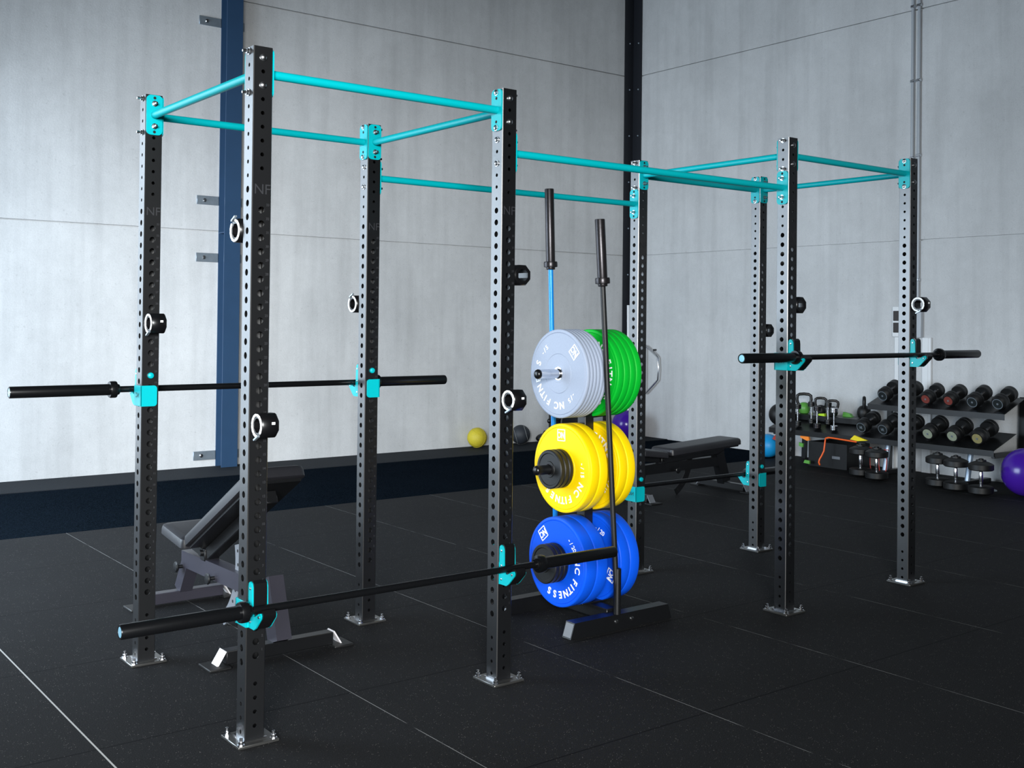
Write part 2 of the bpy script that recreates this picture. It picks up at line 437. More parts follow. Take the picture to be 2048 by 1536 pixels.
# weld bead round the foot
wm = MB(); wm.beam((-.045, -.041, .012), (.045, -.041, .012), .008, .008); wm.beam((-.041, -.045, .012), (-.041, .045, .012), .008, .008)
wm = wm.mesh('weld_seam', M['chrome'])
ab = MB(); ab.lathe([(.014, 0), (.014, .003), (.0095, .003), (.0095, .014), (.006, .014), (.006, .026), (.004, .027)], (0, 0, .0105), (0, 0, 1), 8, False)
ab = ab.mesh('anchor_bolt', M['chrome'])
POSTS = dict(A=(XA, 0), B=(XB, 0), C=(XC, 0), D=(XD, 0), E=(XA, YD), F=(XB, YD), G=(XC, YD), H=(XD, YD))
PC = {k: Vector((x + HW, y + HW, 0)) for k, (x, y) in POSTS.items()}
for k, c in PC.items():
    u = link('upright', UPM, rack, c - RO)
    bpl = link('base_plate', bpm, u); link('weld_seam', wm, u)
    for sx in (-1, 1):
        for sy in (-1, 1): link('anchor_bolt', ab, u, (sx * .062, sy * .062, 0))
def rounded(w, h, r, n=5):
    P = []
    for cx, cy, a0 in ((w / 2 - r, h / 2 - r, 0), (-w / 2 + r, h / 2 - r, PI / 2), (-w / 2 + r, -h / 2 + r, PI), (w / 2 - r, -h / 2 + r, 1.5 * PI)):
        for i in range(n + 1): a = a0 + PI / 2 * i / n; P.append((cx + r * math.cos(a), cy + r * math.sin(a)))
    return P
def flange_mesh():   # plate normal +x, holes as dark discs
    mb = MB(); mb.prism(rounded(.071, .176, .02), 0, .006, lambda a, b_, t_: (t_, a, b_))
    mb.cur = 1
    for z in (-.075, -.05, .05, .075): mb.lathe([(.0065, 0), (.0065, .0008)], (.0061, 0, z), (1, 0, 0), 12, False)
    return mb.mesh('flange_plate', [M['teal'], M['dark']])
FLM = flange_mesh()
def bolt_mesh(nut_out):
    """through bolt along +x centred on the post; the plate is on the +x side"""
    mb = MB(); e = HW + .0005; q = HW + .0062
    mb.cyl((-e, 0, 0), (q, 0, 0), .005, 8)
    head = [(.0135, 0), (.0135, .0025), (.0105, .003), (.010, .007), (.006, .010), (.001, .0105)]
    nut = [(.0135, 0), (.0135, .0025), (.0095, .0025), (.0095, .011), (.0058, .0115), (.0058, .026), (.003, .027)]
    mb.lathe(head if nut_out else nut, (-e, 0, 0), (-1, 0, 0), 12 if nut_out else 8, nut_out)
    mb.lathe(nut if nut_out else head, (q, 0, 0), (1, 0, 0), 8 if nut_out else 12, not nut_out)
    return mb.mesh('bolt', M['zinc'])
BOLT_N, BOLT_H = bolt_mesh(True), bolt_mesh(False)
def pullbar(a, b_, z, dz, nutside):
    pa, pb = PC[a], PC[b_]; d = (pb - pa).normalized(); ang = math.atan2(d.y, d.x)
    p0 = pa + d * (HW + .003); p1 = pb - d * (HW + .003)
    m = MB(); m.cyl(p0 - RO + Vector((0, 0, z)), p1 - RO + Vector((0, 0, z)), .0168, 20)
    bar = m.build('pull_up_bar', M['teal'], rack)
    for pp, an in ((pa, ang), (pb, ang + PI)):
        dd = Vector((math.cos(an), math.sin(an), 0)); o = link('flange_plate', FLM, bar, pp - RO + dd * HW + Vector((0, 0, z))); o.rotation_euler = (0, 0, an)
        # slim weld collar where bar meets plate
        for s_ in (-1, 1):
            o = link('bolt', BOLT_N if nutside else BOLT_H, bar, pp - RO + Vector((0, 0, z + s_ * dz))); o.rotation_euler = (0, 0, an)
pullbar('A', 'B', 2.41, .075, False); pullbar('E', 'F', 2.41, .075, False)
pullbar('C', 'D', 2.41, .075, False); pullbar('G', 'H', 2.41, .075, False)
pullbar('B', 'C', 2.235, .05, True); pullbar('F', 'G', 2.235, .05, True)
for a, b_ in (('A', 'E'), ('B', 'F'), ('C', 'G'), ('D', 'H')): pullbar(a, b_, 2.41, .05, True)

# ------------------------------------------------------------------ J-cups
def jcup(post, zc, hook, wrap, lab):
    """hook = -1 hangs on the front (-y), +1 on the back; wrap = side of the post it grips (-1/+1)"""
    c = PC[post]; t = thing('barbell_j_cup', lab, 'barbell holder', (c.x, c.y, zc), 'turquoise barbell holders on the rack posts')
    def fn(x, d, z): return (x * 1.0, hook * (HW + .001 + d), z)
    prof = [(0, .075), (.003, .088), (.012, .094), (.022, .090), (.029, .076), (.031, .02), (.033, -.013), (.040, -.022), (.056, -.022), (.088, -.004), (.098, -.002), (.104, -.010), (.102, -.020), (.064, -.060), (.05, -.070), (0, -.070)]
    core = [(.002, .080), (.010, .092), (.022, .097), (.032, .088), (.0345, .07), (.0345, -.010), (.040, -.0148), (.054, -.0148), (.086, .004), (.100, .008), (.111, -.004), (.109, -.018), (.070, -.056), (.055, -.067), (.002, -.067)]
    for nm, x0, x1, pr, mt in (('hook_plate', -.031, -.025, prof, 'teal'), ('liner', -.0248, .0248, core, 'uhmw'), ('hook_plate', .025, .031, prof, 'teal')):
        m = MB(); m.prism(pr, x0, x1, lambda a, b_, tt: fn(tt, a, b_)); h = m.build(nm, M[mt], t)
        if nm == 'hook_plate':
            s_ = -1 if x0 < 0 else 1
            for d, z in ((.016, .070), (.016, .008), (.016, -.048), (.088, -.017)):
                m = MB(); m.lathe([(.0055, 0), (.005, .002), (.001, .0028)], (s_ * .0312, fn(0, d, z)[1], z), (s_, 0, 0), 8); m.build('screw', M['zinc'], h)
    # wrap bracket: front base, side, rear lip
    m = MB(); g = HW + .001; th = .005; k = wrap
    m.box(min(-.033 , k * g), max(.033, k * g), min(hook * g, hook * (g + th)), max(hook * g, hook * (g + th)), -.070, .021)
    m.box(min(k * g, k * (g + th)), max(k * g, k * (g + th)), -g - th, g + th, -.070, .021, .0015)
    def fr(a, b_, tt): return (a, -hook * (g + tt), b_)
    e = .066 - .0375; xs = [k * (g + th), k * (g + th)]
    r_ = .014; poly = [(k * (g + th), -.070), (k * (g + th), .021)]
    corner = []
    for i in range(6):
        an = PI / 2 - PI / 2 * i / 5; corner.append((-k * e + k * r_ - k * r_ * math.cos(an), .021 - r_ + r_ * math.sin(an)))
    for i in range(6):
        an = -PI / 2 * i / 5; corner.append((-k * e + k * r_ - k * r_ * math.cos(an), -.070 + r_ + r_ * math.sin(an)))
    m.prism(poly + corner, 0, th, fr)
    w_ = m.build('wrap_bracket', M['teal'], t)
    m = MB(); put_text(m, 'NC', lambda a, b_, cc: (k * (g + th + .0004), a * -k, -.022 + b_), .03, 0, .0006); m.build('logo', M['logo'], w_)
    m = MB(); y = -hook * (g)
    m.lathe([(.0135, 0), (.0145, .004), (.012, .010), (.006, .013), (.0005, .0135)], (0, y, .065), (0, -hook, 0), 16); m.build('pin_knob', M['teal'], t)
    return t
for post, z, hk, wr, lab in (
    ('A', .487, -1, -1, 'turquoise barbell holder low on the nearest rack post'),
    ('B', .487, -1, 1, 'turquoise barbell holder low on the front post beside the blue plates'),
    ('E', 1.196, 1, -1, 'turquoise barbell holder wrapping the leftmost rack post at chest height'),
    ('F', 1.196, 1, 1, 'turquoise barbell holder wrapping the second back-row post at chest height'),
    ('C', 1.343, -1, -1, 'turquoise barbell holder at chest height on the tall front post right of the plates'),
    ('D', 1.343, -1, 1, 'turquoise barbell holder at chest height on the rightmost front post'),
    ('G', .499, 1, -1, 'turquoise barbell holder low on the back post touching the yellow plates'),
    ('H', .495, 1, 1, 'turquoise barbell holder low on the rightmost back post')):
    jcup(post, z, hk, wr, lab)

# ------------------------------------------------------------------ barbells
def barbell(name, lab, p, L=2.2, shaft_r=.014, shaft='sleeve', sleeve='sleeve', ends=(-1, 1)):
    t = thing(name, lab, 'barbell', p, 'black barbells')
    h = L / 2; s_ = .655
    m = MB(); m.cyl((-s_ if -1 in ends else -h, 0, 0), (s_, 0, 0), shaft_r, 16); m.build('shaft', M[shaft], t)
    for k in ends:
        m = MB(); m.lathe([(.0245, s_ + .032), (.025, s_ + .036), (.025, h - .004), (.0235, h), (.019, h), (.018, h - .004)], (0, 0, 0), (k, 0, 0), 24)
        sl = m.build('sleeve', M[sleeve], t)
        m = MB(); m.lathe([(.022, s_ - .012), (.024, s_ - .008), (.024, s_), (.0365, s_ + .002), (.0372, s_ + .006), (.0372, s_ + .024), (.035, s_ + .031), (.0255, s_ + .032)], (0, 0, 0), (k, 0, 0), 28); m.build('sleeve_collar', M[sleeve], t)
        m = MB(); m.lathe([(.0182, h - .0035), (.0175, h - .001), (.001, h - .0008)], (0, 0, 0), (k, 0, 0), 20); m.build('end_cap', M['cap'], t)
    return t
barbell('barbell', 'black barbell held low across the two nearest front posts', (.636, -.050, .487))
barbell('barbell', 'black barbell at chest height behind the two leftmost posts', (.585, YD + .075 + .051, 1.196))
barbell('barbell', 'black barbell at chest height across the two right front posts', (3.685, -.050, 1.343))
barbell('barbell', 'black barbell low behind the plates, resting on the two right back posts', (3.50, YD + .126, .497))
def lean(o, base, top):
    d = (Vector(top) - Vector(base)).normalized()
    q = Vector((1, 0, 0)).rotation_difference(d); o.rotation_mode = 'QUATERNION'; o.rotation_quaternion = q
    o.location = (Vector(base) + Vector(top)) / 2
TX_ = 2.105; TYc = .57
bb = barbell('barbell', 'black barbell with blue shaft standing upright in the plate tree', (0, 0, 0), 2.15, .0135, 'blueshaft', 'worn', (1,))
lean(bb, (2.165, .860, .078), (2.075, .848, 2.225)); bb['group'] = 'barbells standing in the plate tree'
bb = barbell('barbell', 'all-black barbell standing upright in front of the plate tree', (0, 0, 0), 1.948, .0135, 'worn', 'worn', (1,))
for o in kids(bb):
    if o.name.startswith('shaft'): o.data = o.data.copy(); o.data.materials[0] = M['rubber']
lean(bb, (2.090, .302, .078), (1.968, .325, 2.022)); bb['group'] = 'barbells standing in the plate tree'

# ------------------------------------------------------------------ plate tree
t = thing('plate_tree', 'black plate storage tree on two floor feet inside the rack', 'plate rack', (TX_, TYc, 0)); tree = t
PEGZ = (1.254, .775, .305)
m = MB(); m.box(-.03, .03, -.03, .03, .08, 1.36, .003); m.build('post', M['black'], t)
for y in (-.245, .275):
    m = MB(); m.prism([(-.325, 0), (-.30, .075), (.33, .075), (.355, 0)], -.032, .032, lambda a, b_, tt: (a, y + tt, b_ + .001)); ft = m.build('foot', M['black'], t)
    for s_, xx in ((-1, -.3225), (1, .3525)):
        m = MB(); m.beam((xx - s_ * .0, y, .008), (xx + -s_ * .0215, y, .070), .054, .004, (s_, 0, 0)); m.build('end_cap', M['endcap'], ft)
    for xx in (-.03, .075):
        m = MB(); m.lathe([(.010, 0), (.010, .004), (.005, .006), (.001, .006)], (xx, y - .032, .042), (0, -1, 0), 10, False); m.build('bolt', M['zinc'], ft)
m = MB(); m.box(-.035, .035, -.213, .243, .03, .09, .003); m.build('cross_beam', M['black'], t)
m = MB(); m.box(-.085, .085, -.085, .085, .0905, .098, .001); br = m.build('foot_bracket', M['black'], t)
for a in (-.06, .06):
    for b_ in (-.06, .06):
        m = MB(); m.lathe([(.009, 0), (.009, .006), (.005, .006), (.005, .014), (.001, .014)], (a, b_, .098), (0, 0, 1), 8, False); m.build('bolt', M['zinc'], br)
for z in PEGZ:
    for s_, e, mt in ((-1, -.331 + .02, 'chrome'), (1, .30, 'chrome')):
        m = MB(); m.cyl((s_ * .03, 0, z), (e, 0, z), .0235, 20); pg = m.build('plate_peg', M['chrome'] if z > 1 else M['black'], t)
        m = MB(); m.lathe([(.0235, 0), (.0245, .004), (.0235, .014), (.017, .021), (.008, .024), (.0005, .0245)], (e, 0, z), (s_, 0, 0), 18); m.build('peg_cap', M['uhmw'], pg)
for xx, y in ((-.0175, -.268), (.058, .289)):
    m = MB(); m.lathe([(.0185, .0765), (.0185, .30), (.0150, .30), (.0150, .0765)], (xx, y, 0), (0, 0, 1), 16); m.build('bar_tube', M['black'], t)

# bumper plates: axis x, outer face towards -x
def plate_obj(name, lab, cat_group, R, T, m_body, weight, hub='chrome', ringr=.100):
    t = thing(name, lab, 'weight plate', (0, 0, 0), cat_group)
    h = T / 2
    def side(s_):
        return [(.0265, s_ * h * .98), (.0275, s_ * h), (.046, s_ * h), (.047, s_ * (h - .0008)), (ringr - .002, s_ * (h - .0004)), (ringr, s_ * (h - .0028)), (ringr + .002, s_ * (h - .0006)),
                (R - .020, s_ * (h - .0010)), (R - .018, s_ * (h - .0038)), (R - .0155, s_ * (h - .0006)), (R - .006, s_ * h), (R - .0015, s_ * (h - .0025)), (R, s_ * (h - .006))]
    prof = side(-1) + list(reversed(side(1)))
    m = MB(); m.lathe(prof, (0, 0, 0), (1, 0, 0), 64, True, True); b_ = m.build('plate_body', m_body, t)
    m = MB(); m.lathe([(.0262, -h - .0006), (.034, -h - .0006), (.034, h + .0006), (.0262, h + .0006)], (0, 0, 0), (1, 0, 0), 32, False, True); m.build('hub_ring', M[hub], t)
    m = MB(); zf = -h - .0006
    def at(rad, ang):
        def fn(a, b__, cc):
            # canonical: u right, v up, rotated clockwise by ang about the hub
            u = a; v = b__ + rad
            uu_ = u * math.cos(ang) + v * math.sin(ang); vv = -u * math.sin(ang) + v * math.cos(ang)
            return (zf - cc, -uu_, vv)
        return fn
    rad = .72 * R; word = 'NC FITNESS'; sp = [0, 12.5, 21.5, 31, 40, 48, 59, 72, 84.5, 97.5]
    c0 = (sp[0] + sp[-1]) / 2
    for ch, a in zip(word, sp):
        if ch == ' ': continue
        put_text(m, ch, at(rad, math.radians((a - c0) * 1.22)), .050, .0007, .0012)
    for s_ in (-1, 1):
        put_text(m, '- / ' + weight, at(.70 * R, math.radians(s_ * 90)), .034, .0007, .0004)
    # square logo on the opposite side, upright
    q = .030; y0 = -.74 * R
    for (a0, a1, b0, b1) in ((-q, q, q - .0045, q), (-q, q, -q, -q + .0045), (-q, -q + .0045, -q, q), (q - .0045, q, -q, q)):
        m.box(zf - .0012, zf + .0004, -a1, -a0, y0 + b0, y0 + b1)
    put_text(m, 'NC', lambda a, b__, cc: (zf - cc, -a * .86, y0 + b__ * 1.1), .040, .0007, .0011)
    m.build('lettering', M['white'], t)
    return t
def stack(proto, xs, z, labels, group, rots):
    out = []
    for i, (x, lab, ro) in enumerate(zip(xs, labels, rots)):
        o = proto if i == 0 else dup(proto, (0, 0, 0))
        o.location = (x, TYc, z); o.rotation_euler = (ro, 0, 0); o['label'] = lab; o['group'] = group
        out.append(o)
    return out
ordn = ['outermost', 'second from the outer end', 'third from the outer end', 'fourth from the outer end', 'fifth from the outer end', 'innermost, against the post']
# rotation about +x: as seen from -x this turns the face; canonical text on top, logo at the bottom
def rx(deg): return math.radians(deg)
n = 6; T = .0222; x0 = 1.916
sp = plate_obj('bumper_plate', '', '', .225, T - .0012, M['silver'], '5')
stack(sp, [x0 + T * (i + .5) for i in range(n)], PEGZ[0], ['light grey bumper plate on the top left peg, ' + o for o in ordn], 'light grey bumper plates', [rx(a) for a in (-132, 40, 160, 250, 80, 10)])
T = .0415; gp = plate_obj('bumper_plate', '', '', .225, T - .0015, M['green'], '10')
stack(gp, [2.121 + T * (i + .5) for i in range(4)], PEGZ[0], ['green bumper plate on the top right peg, ' + o for o in ('nearest the post', 'second from the post', 'third from the post', 'at the outer end')], 'green bumper plates', [rx(a) for a in (90, 40, 160, 250)])
for key, wt, xl, tl, xr, tr, z, ra in (('yellow', '15', 1.947, .057, 2.136, .056, PEGZ[1], (178, 30, 36, 20)), ('blue', '20', 1.918, .0735, 2.150, .066, PEGZ[2], (140, 70, -65, 120))):
    pl = plate_obj('bumper_plate', '', '', .225, tl - .0015, M[key], wt)
    a_ = stack(pl, [xl + tl / 2, xl + tl * 1.5, xr + tr / 2, xr + tr * 1.5], z,
          ['%s bumper plate with the small black plates in front, %s peg' % (key, 'middle left' if key == 'yellow' else 'bottom left'), '%s bumper plate on the left peg, inner one against the post' % key,
           '%s bumper plate on the right peg, the one nearer the post' % key, '%s bumper plate on the right peg, the outer one' % key], key + ' bumper plates', [rx(a) for a in ra])
    for o in a_[2:]: o.scale = ((tr - .0015) / (tl - .0015), 1, 1)
# small black change plates
def small_plate():
    t = thing('change_plate', '', 'weight plate', (0, 0, 0)); R, h = .0975, .0132
    prof = [(.0265, -h), (.040, -h), (.042, -h + .004), (.078, -h + .004), (.082, -h), (.093, -h), (R, -h + .004), (R, h - .004), (.093, h), (.082, h), (.078, h - .004), (.042, h - .004), (.040, h), (.0265, h)]
    m = MB(); m.lathe(prof, (0, 0, 0), (1, 0, 0), 48, True, True); m.build('plate_body', M['rubber'], t)
    m = MB(); m.lathe([(.0262, -h - .0005), (.030, -h - .0005), (.030, h + .0005), (.0262, h + .0005)], (0, 0, 0), (1, 0, 0), 28, False, True); m.build('hub_ring', M['worn'], t)
    return t
cp = small_plate(); first = True
for z, xf_, nm in ((PEGZ[1], 1.947, 'yellow'), (PEGZ[2], 1.918, 'blue')):
    for i, w_ in enumerate(('outermost', 'middle one', 'innermost')):
        x = xf_ - .0285 * (3 - i) + .0135
        o = cp if first else dup(cp, (0, 0, 0)); first = False
        o.location = (x, TYc, z); o['label'] = 'small black change plate in front of the %s plates, %s of three' % (nm, w_); o['group'] = 'small black change plates'

# ------------------------------------------------------------------ bar clamps stored on the posts
def clamp_proto():
    t = thing('barbell_clamp', '', 'barbell clamp', (0, 0, 0))    # ring axis x, pale face towards -x, magnet side towards +y
    m = MB(); m.lathe([(.0275, -.024), (.043, -.024), (.047, -.019), (.047, .036), (.042, .042), (.0275, .042)], (0, 0, 0), (1, 0, 0), 8, False, True, PI / 8); m.build('clamp_body', M['uhmw'], t)
    m = MB()
    for i in range(7):
        a = 2 * PI * (i + .5) / 8 + PI / 8 - PI / 2 - .4
        m.prism([(.0305, -.0135), (.0385, -.0150), (.0415, -.0085), (.0415, .0085), (.0385, .0150), (.0305, .0135), (.0325, .006), (.0325, -.006)], -.0275, -.0245, lambda p, q, tt: (tt, p * math.cos(a) - q * math.sin(a), p * math.sin(a) + q * math.cos(a)))
    m.build('face_plate', M['pvc'], t)
    m = MB(); m.beam((-.028, -.020, -.036), (-.028, .012, -.052), .006, .010, (1, 0, 0)); m.build('lever', M['galv'], t)
    m = MB(); m.box(.012, .024, -.0462, -.0433, .005, .014); m.build('label_patch', M['pvc'], t)
    m = MB(); m.box(-.012, .014, .036, .0475, -.014, .014, .002); m.build('magnet', M['dark'], t)
    return t
cl = clamp_proto(); R90 = PI / 2
spots = [('A', 1.139, 'f', 'black bar clamp on the front of the nearest post'), ('B', 1.188, 'f', 'black bar clamp on the front post left of the light grey plates'),
         ('E', 1.491, 'f', 'black bar clamp on the leftmost post above its barbell'), ('D', 1.638, 'f', 'black bar clamp with pale ring on the rightmost front post'),
         ('A', 1.840, 'b', 'bar clamp peeking out behind the nearest post, left edge'), ('F', 1.595, 'b', 'bar clamp peeking out behind the second back-row post'),
         ('B', 1.715, 's', 'black bar clamp on the right side of the middle front post, below the barbell tops'), ('C', 1.618, 's', 'black bar clamp on the right side of the tall front post right of the plates'),
         ('H', 1.469, 's', 'black bar clamp on the right side of the rightmost back post')]
for i, (p, z, kd, lab) in enumerate(spots):
    o = cl if i == 0 else dup(cl, (0, 0, 0)); c = PC[p]; off = HW + .0478
    if kd == 'f': o.location = (c.x - .004, c.y - off, z); o.rotation_euler = (0, 0, 0)
    elif kd == 'b': o.location = (c.x - .022, c.y + off, z); o.rotation_euler = (PI, 0, 0)
    else: o.location = (c.x + off, c.y + .010, z); o.rotation_euler = (PI, 0, -R90)
    o['label'] = lab; o['group'] = 'barbell clamps stored on the rack posts'

# ------------------------------------------------------------------ benches
def pad_mesh(L, W, T, taper=.0):
    """padded board lying along y from 0 to L, underside at z=0"""
    mb = MB(); r = .03; n = 5; P = []
    pl = []
    for cx, cy, a0 in ((W / 2 - r, L - r, 0), (-W / 2 + r, L - r, PI / 2), (-W / 2 + r, r, PI), (W / 2 - r, r, 1.5 * PI)):
        for i in range(n + 1): a = a0 + PI / 2 * i / n; pl.append((cx + r * math.cos(a), cy + r * math.sin(a)))
    N_ = len(pl); rings = [(0.0, .008), (.004, 0), (T * .55, 0), (T * .82, .004), (T * .95, .014), (T, .035)]
    for z, ins in rings:
        for x, y in pl:
            dx = x; dy = y - L / 2; P.append((x - math.copysign(min(ins, abs(dx)), dx), L / 2 + dy - math.copysign(min(ins, abs(dy)), dy), z))
    F = [tuple(range(N_ - 1, -1, -1)), tuple((len(rings) - 1) * N_ + i for i in range(N_))]
    for k in range(len(rings) - 1):
        for i in range(N_): j = (i + 1) % N_; F.append((k * N_ + i, k * N_ + j, (k + 1) * N_ + j, (k + 1) * N_ + i))
    mb.add(P, F, True); return mb
def bench(loc, rotz, back_deg, lab, col='benchsteel'):
    t = thing('adjustable_bench', lab, 'bench', loc, None, (0, 0, rotz))
    K = M[col]
    # local: x across, y from 0 (front foot, under the head end) to 1.14 (seat-end foot)
    for y, w_ in ((0.0, .60), (1.15, .50)):
        m = MB(); m.box(-w_ / 2 + .04, w_ / 2 - .04, y - .03, y + .03, .0115, .068, .003); ft = m.build('foot', K if y > 1 else M['black'], t)
        for s_ in (-1, 1):
            m = MB(); m.box(s_ * w_ / 2 - .05, s_ * w_ / 2 + .05, y - .065, y + .065, 0, .011, .003); m.build('foot_pad', M['rubber'], ft)
            m = MB(); m.prism([(s_ * (w_ / 2 + .004), .0115), (s_ * (w_ / 2 - .034), .072), (s_ * (w_ / 2 - .040), .068), (s_ * (w_ / 2 - .004), .0115)], -.031, .031, lambda a, b_, tt: (a, y + tt, b_)); m.build('foot_cap', M['whitecap'] if col != 'black' else M['endcap'], ft)
    m = MB(); m.beam((0, 1.10, .245), (0, .09, .262), .070, .084); bm = m.build('main_beam', K, t)
    m = MB(); m.beam((0, 1.06, .23), (0, 1.16, .066), .068, .075); m.build('rear_leg', K, t)
    m = MB(); m.beam((0, .085, .335), (0, -.01, .066), .072, .10, (0, 1, .2)); m.build('front_leg', K, t)
    for y, z in ((1.085, .205), (.66, .225)):
        m = MB(); m.cyl((-.035, y, z), (-.060, y, z), .010, 12); m.lathe([(.008, 0), (.026, .004), (.029, .010), (.024, .016), (.008, .018), (.0005, .018)], (-.060, y, z), (-1, 0, 0), 18); m.build('pull_pin', M['black'], bm)
    # hinge block and arc plates
    m = MB(); m.box(-.04, .04, .775, .835, .285, .345, .004); m.cyl((-.055, .805, .325), (.055, .805, .325), .016, 14); m.build('hinge_block', M['black'], t)
    m = MB(); hc = (.80, .33); A = []
    for i in range(15): a = math.radians(165 + 75 * i / 14 + (30 - back_deg) * .0); A.append((hc[0] + .385 * math.cos(a), hc[1] + .385 * math.sin(a)))
    for i in range(14, -1, -1): a = math.radians(165 + 75 * i / 14); A.append((hc[0] + .325 * math.cos(a), hc[1] + .325 * math.sin(a)))
    mm = MB()
    mm.prism(A, -.005, .005, lambda a, b_, tt: (tt, a, b_))
    mm.cur = 1
    for i in range(7):
        a = math.radians(170 + 64 * i / 6); c_ = (hc[0] + .355 * math.cos(a), hc[1] + .355 * math.sin(a)); mm.cyl((-.0058, *c_), (.0058, *c_), .008, 10)
    mm.build('adjuster_arc', [M['endcap'] if col != 'black' else M['black'], M['dark']], t)
    # backrest
    be = math.radians(back_deg); y0, z0 = .80, .362
    p = pad_mesh(.90, .275, .062); p.xf(Matrix.Translation((0, y0, z0)) @ Matrix.Rotation(PI, 4, 'Z') @ Matrix.Rotation(be, 4, 'X')); bk = p.build('backrest', M['vinyl'], t)
    mm = MB(); mm.box(-.118, .118, .03, .87, -.014, -.0005); mm.xf(Matrix.Translation((0, y0, z0)) @ Matrix.Rotation(PI, 4, 'Z') @ Matrix.Rotation(be, 4, 'X')); mm.build('backing_board', M['black'], bk)
    mm = MB(); mm.box(-.03, .03, .0, .78, -.075, -.015, .004); mm.xf(Matrix.Translation((0, y0, z0)) @ Matrix.Rotation(PI, 4, 'Z') @ Matrix.Rotation(be, 4, 'X')); mm.build('backrest_tube', M['black'], t)
    # seat
    mt = Matrix.Translation((0, .835, .345)) @ Matrix.Rotation(math.radians(7), 4, 'X')
    p = pad_mesh(.31, .275, .058); p.xf(mt); p.build('seat', M['vinyl'], t)
    mm = MB(); mm.box(-.03, .03, .01, .26, -.05, -.001, .004); mm.xf(mt); mm.build('seat_tube', M['black'], t)
    return t
bench((.555, .885, 0), 0, 29, 'dark grey adjustable bench with raised black backrest inside the left bay')
bench((6.45, 3.42, 0), 0, 3, 'black flat bench standing at the back right, behind the yellow plates', 'black')
for o in list(bpy.data.objects):
    if o.name.startswith('adjustable_bench') and o.location.x > 3: o.rotation_euler = (0, 0, math.radians(90)); o.location = (6.02, 3.10, 0)

# ------------------------------------------------------------------ balls
def seam_ball(name, lab, c, r, mt, seams=True, rot=(.4, .3, .2)):
    t = thing(name, lab, 'ball', (c[0], c[1], c[2] - r), None)
    m = MB(); m.ball((0, 0, r), r, 32, 20); m.build('shell', M[mt], t)
    if seams:
        m = MB(); Rm = Matrix.Rotation(rot[0], 3, 'X') @ Matrix.Rotation(rot[1], 3, 'Y') @ Matrix.Rotation(rot[2], 3, 'Z')
        for k in range(3):
            off = (0, .55, -.55)[k]
            pts = []
            for i in range(40):
                a = 2 * PI * i / 40; q = math.sqrt(1 - off * off)
                v = Vector((q * math.cos(a), q * math.sin(a), off)) if k else Vector((0, math.cos(a), math.sin(a)))
                pts.append(Rm @ v * (r * 1.0) + Vector((0, 0, r)))
            m.tube(pts, .0018 if mt == 'ballblack' else .0026, 5, True)
        m.build('seam', M['seam'] if mt == 'ballblack' else M['ballyellow'], t)
    return t
seam_ball('medicine_ball', 'yellow medicine ball on the floor against the back wall', (5.985, 6.90, .118), .118, 'ballyellow')
seam_ball('medicine_ball', 'charcoal medicine ball with pale seams against the back wall', (6.64, 6.90, .118), .118, 'ballblack', True, (1.1, .9, .3))
seam_ball('medicine_ball', 'sky blue ball on the floor under the left end of the dumbbell rack', (8.22, 4.385, .132), .132, 'ballblue', False)
seam_ball('slam_ball', 'plain black ball on the left end of the dumbbell rack', (8.02, 4.06, .515), .122, 'rubber', False)
seam_ball('exercise_ball', 'glossy purple exercise ball cut off by the right edge', (7.95, 1.27, .215), .215, 'purple', False)
seam_ball('exercise_ball', 'dark purple ball in the room corner behind the plates', (8.17, 6.65, .185), .185, 'purple', False)

# ------------------------------------------------------------------ dumbbell rack
YR0, YR1 = 1.55, 4.15
t = thing('dumbbell_rack', 'black two-tier dumbbell rack along the right wall', 'rack', (8.25, 2.85, 0))
OR = Vector((8.25, 2.85, 0))
def R_(m, name, mt): return m.build(name, M[mt], t, -OR)
def shelf(y0, y1, xf0, zf, xb, zb, name='shelf'):
    m = MB(); V = lambda a, b_, tt: (a, tt, b_)
    m.prism([(xf0, zf - .055), (xf0 + .004, zf - .055), (xf0 + .004, zf - .003), (xb, zb - .003), (xb, zb), (xf0, zf)], y0, y1, V); R_(m, name, 'black')
shelf(1.58, 4.16, 7.955, .372, 8.36, .505)
shelf(1.55, 3.00, 8.085, .702, 8.46, .835)
shelf(3.13, 4.16, 8.20, .520, 8.50, .520, 'upper_shelf')
for y in (2.82, 1.93):
    m = MB(); m.cyl((8.12, y, .035), (8.20, y, .39), .026, 18); R_(m, 'front_tube', 'steelgrey')
    m = MB(); m.box(8.0, 8.5, y - .03, y + .03, 0, .045, .004); R_(m, 'floor_foot', 'black')
for y in (4.1, 3.02, 1.60):
    m = MB(); m.beam((8.50, y, 0), (8.52, y, .84 if y < 3.1 else .52), .04, .05, (0, 1, 0)); R_(m, 'rear_post', 'black')
    m = MB(); m.box(7.98, 8.52, y - .02, y + .02, .30, .345, .003); R_(m, 'side_arm', 'black')

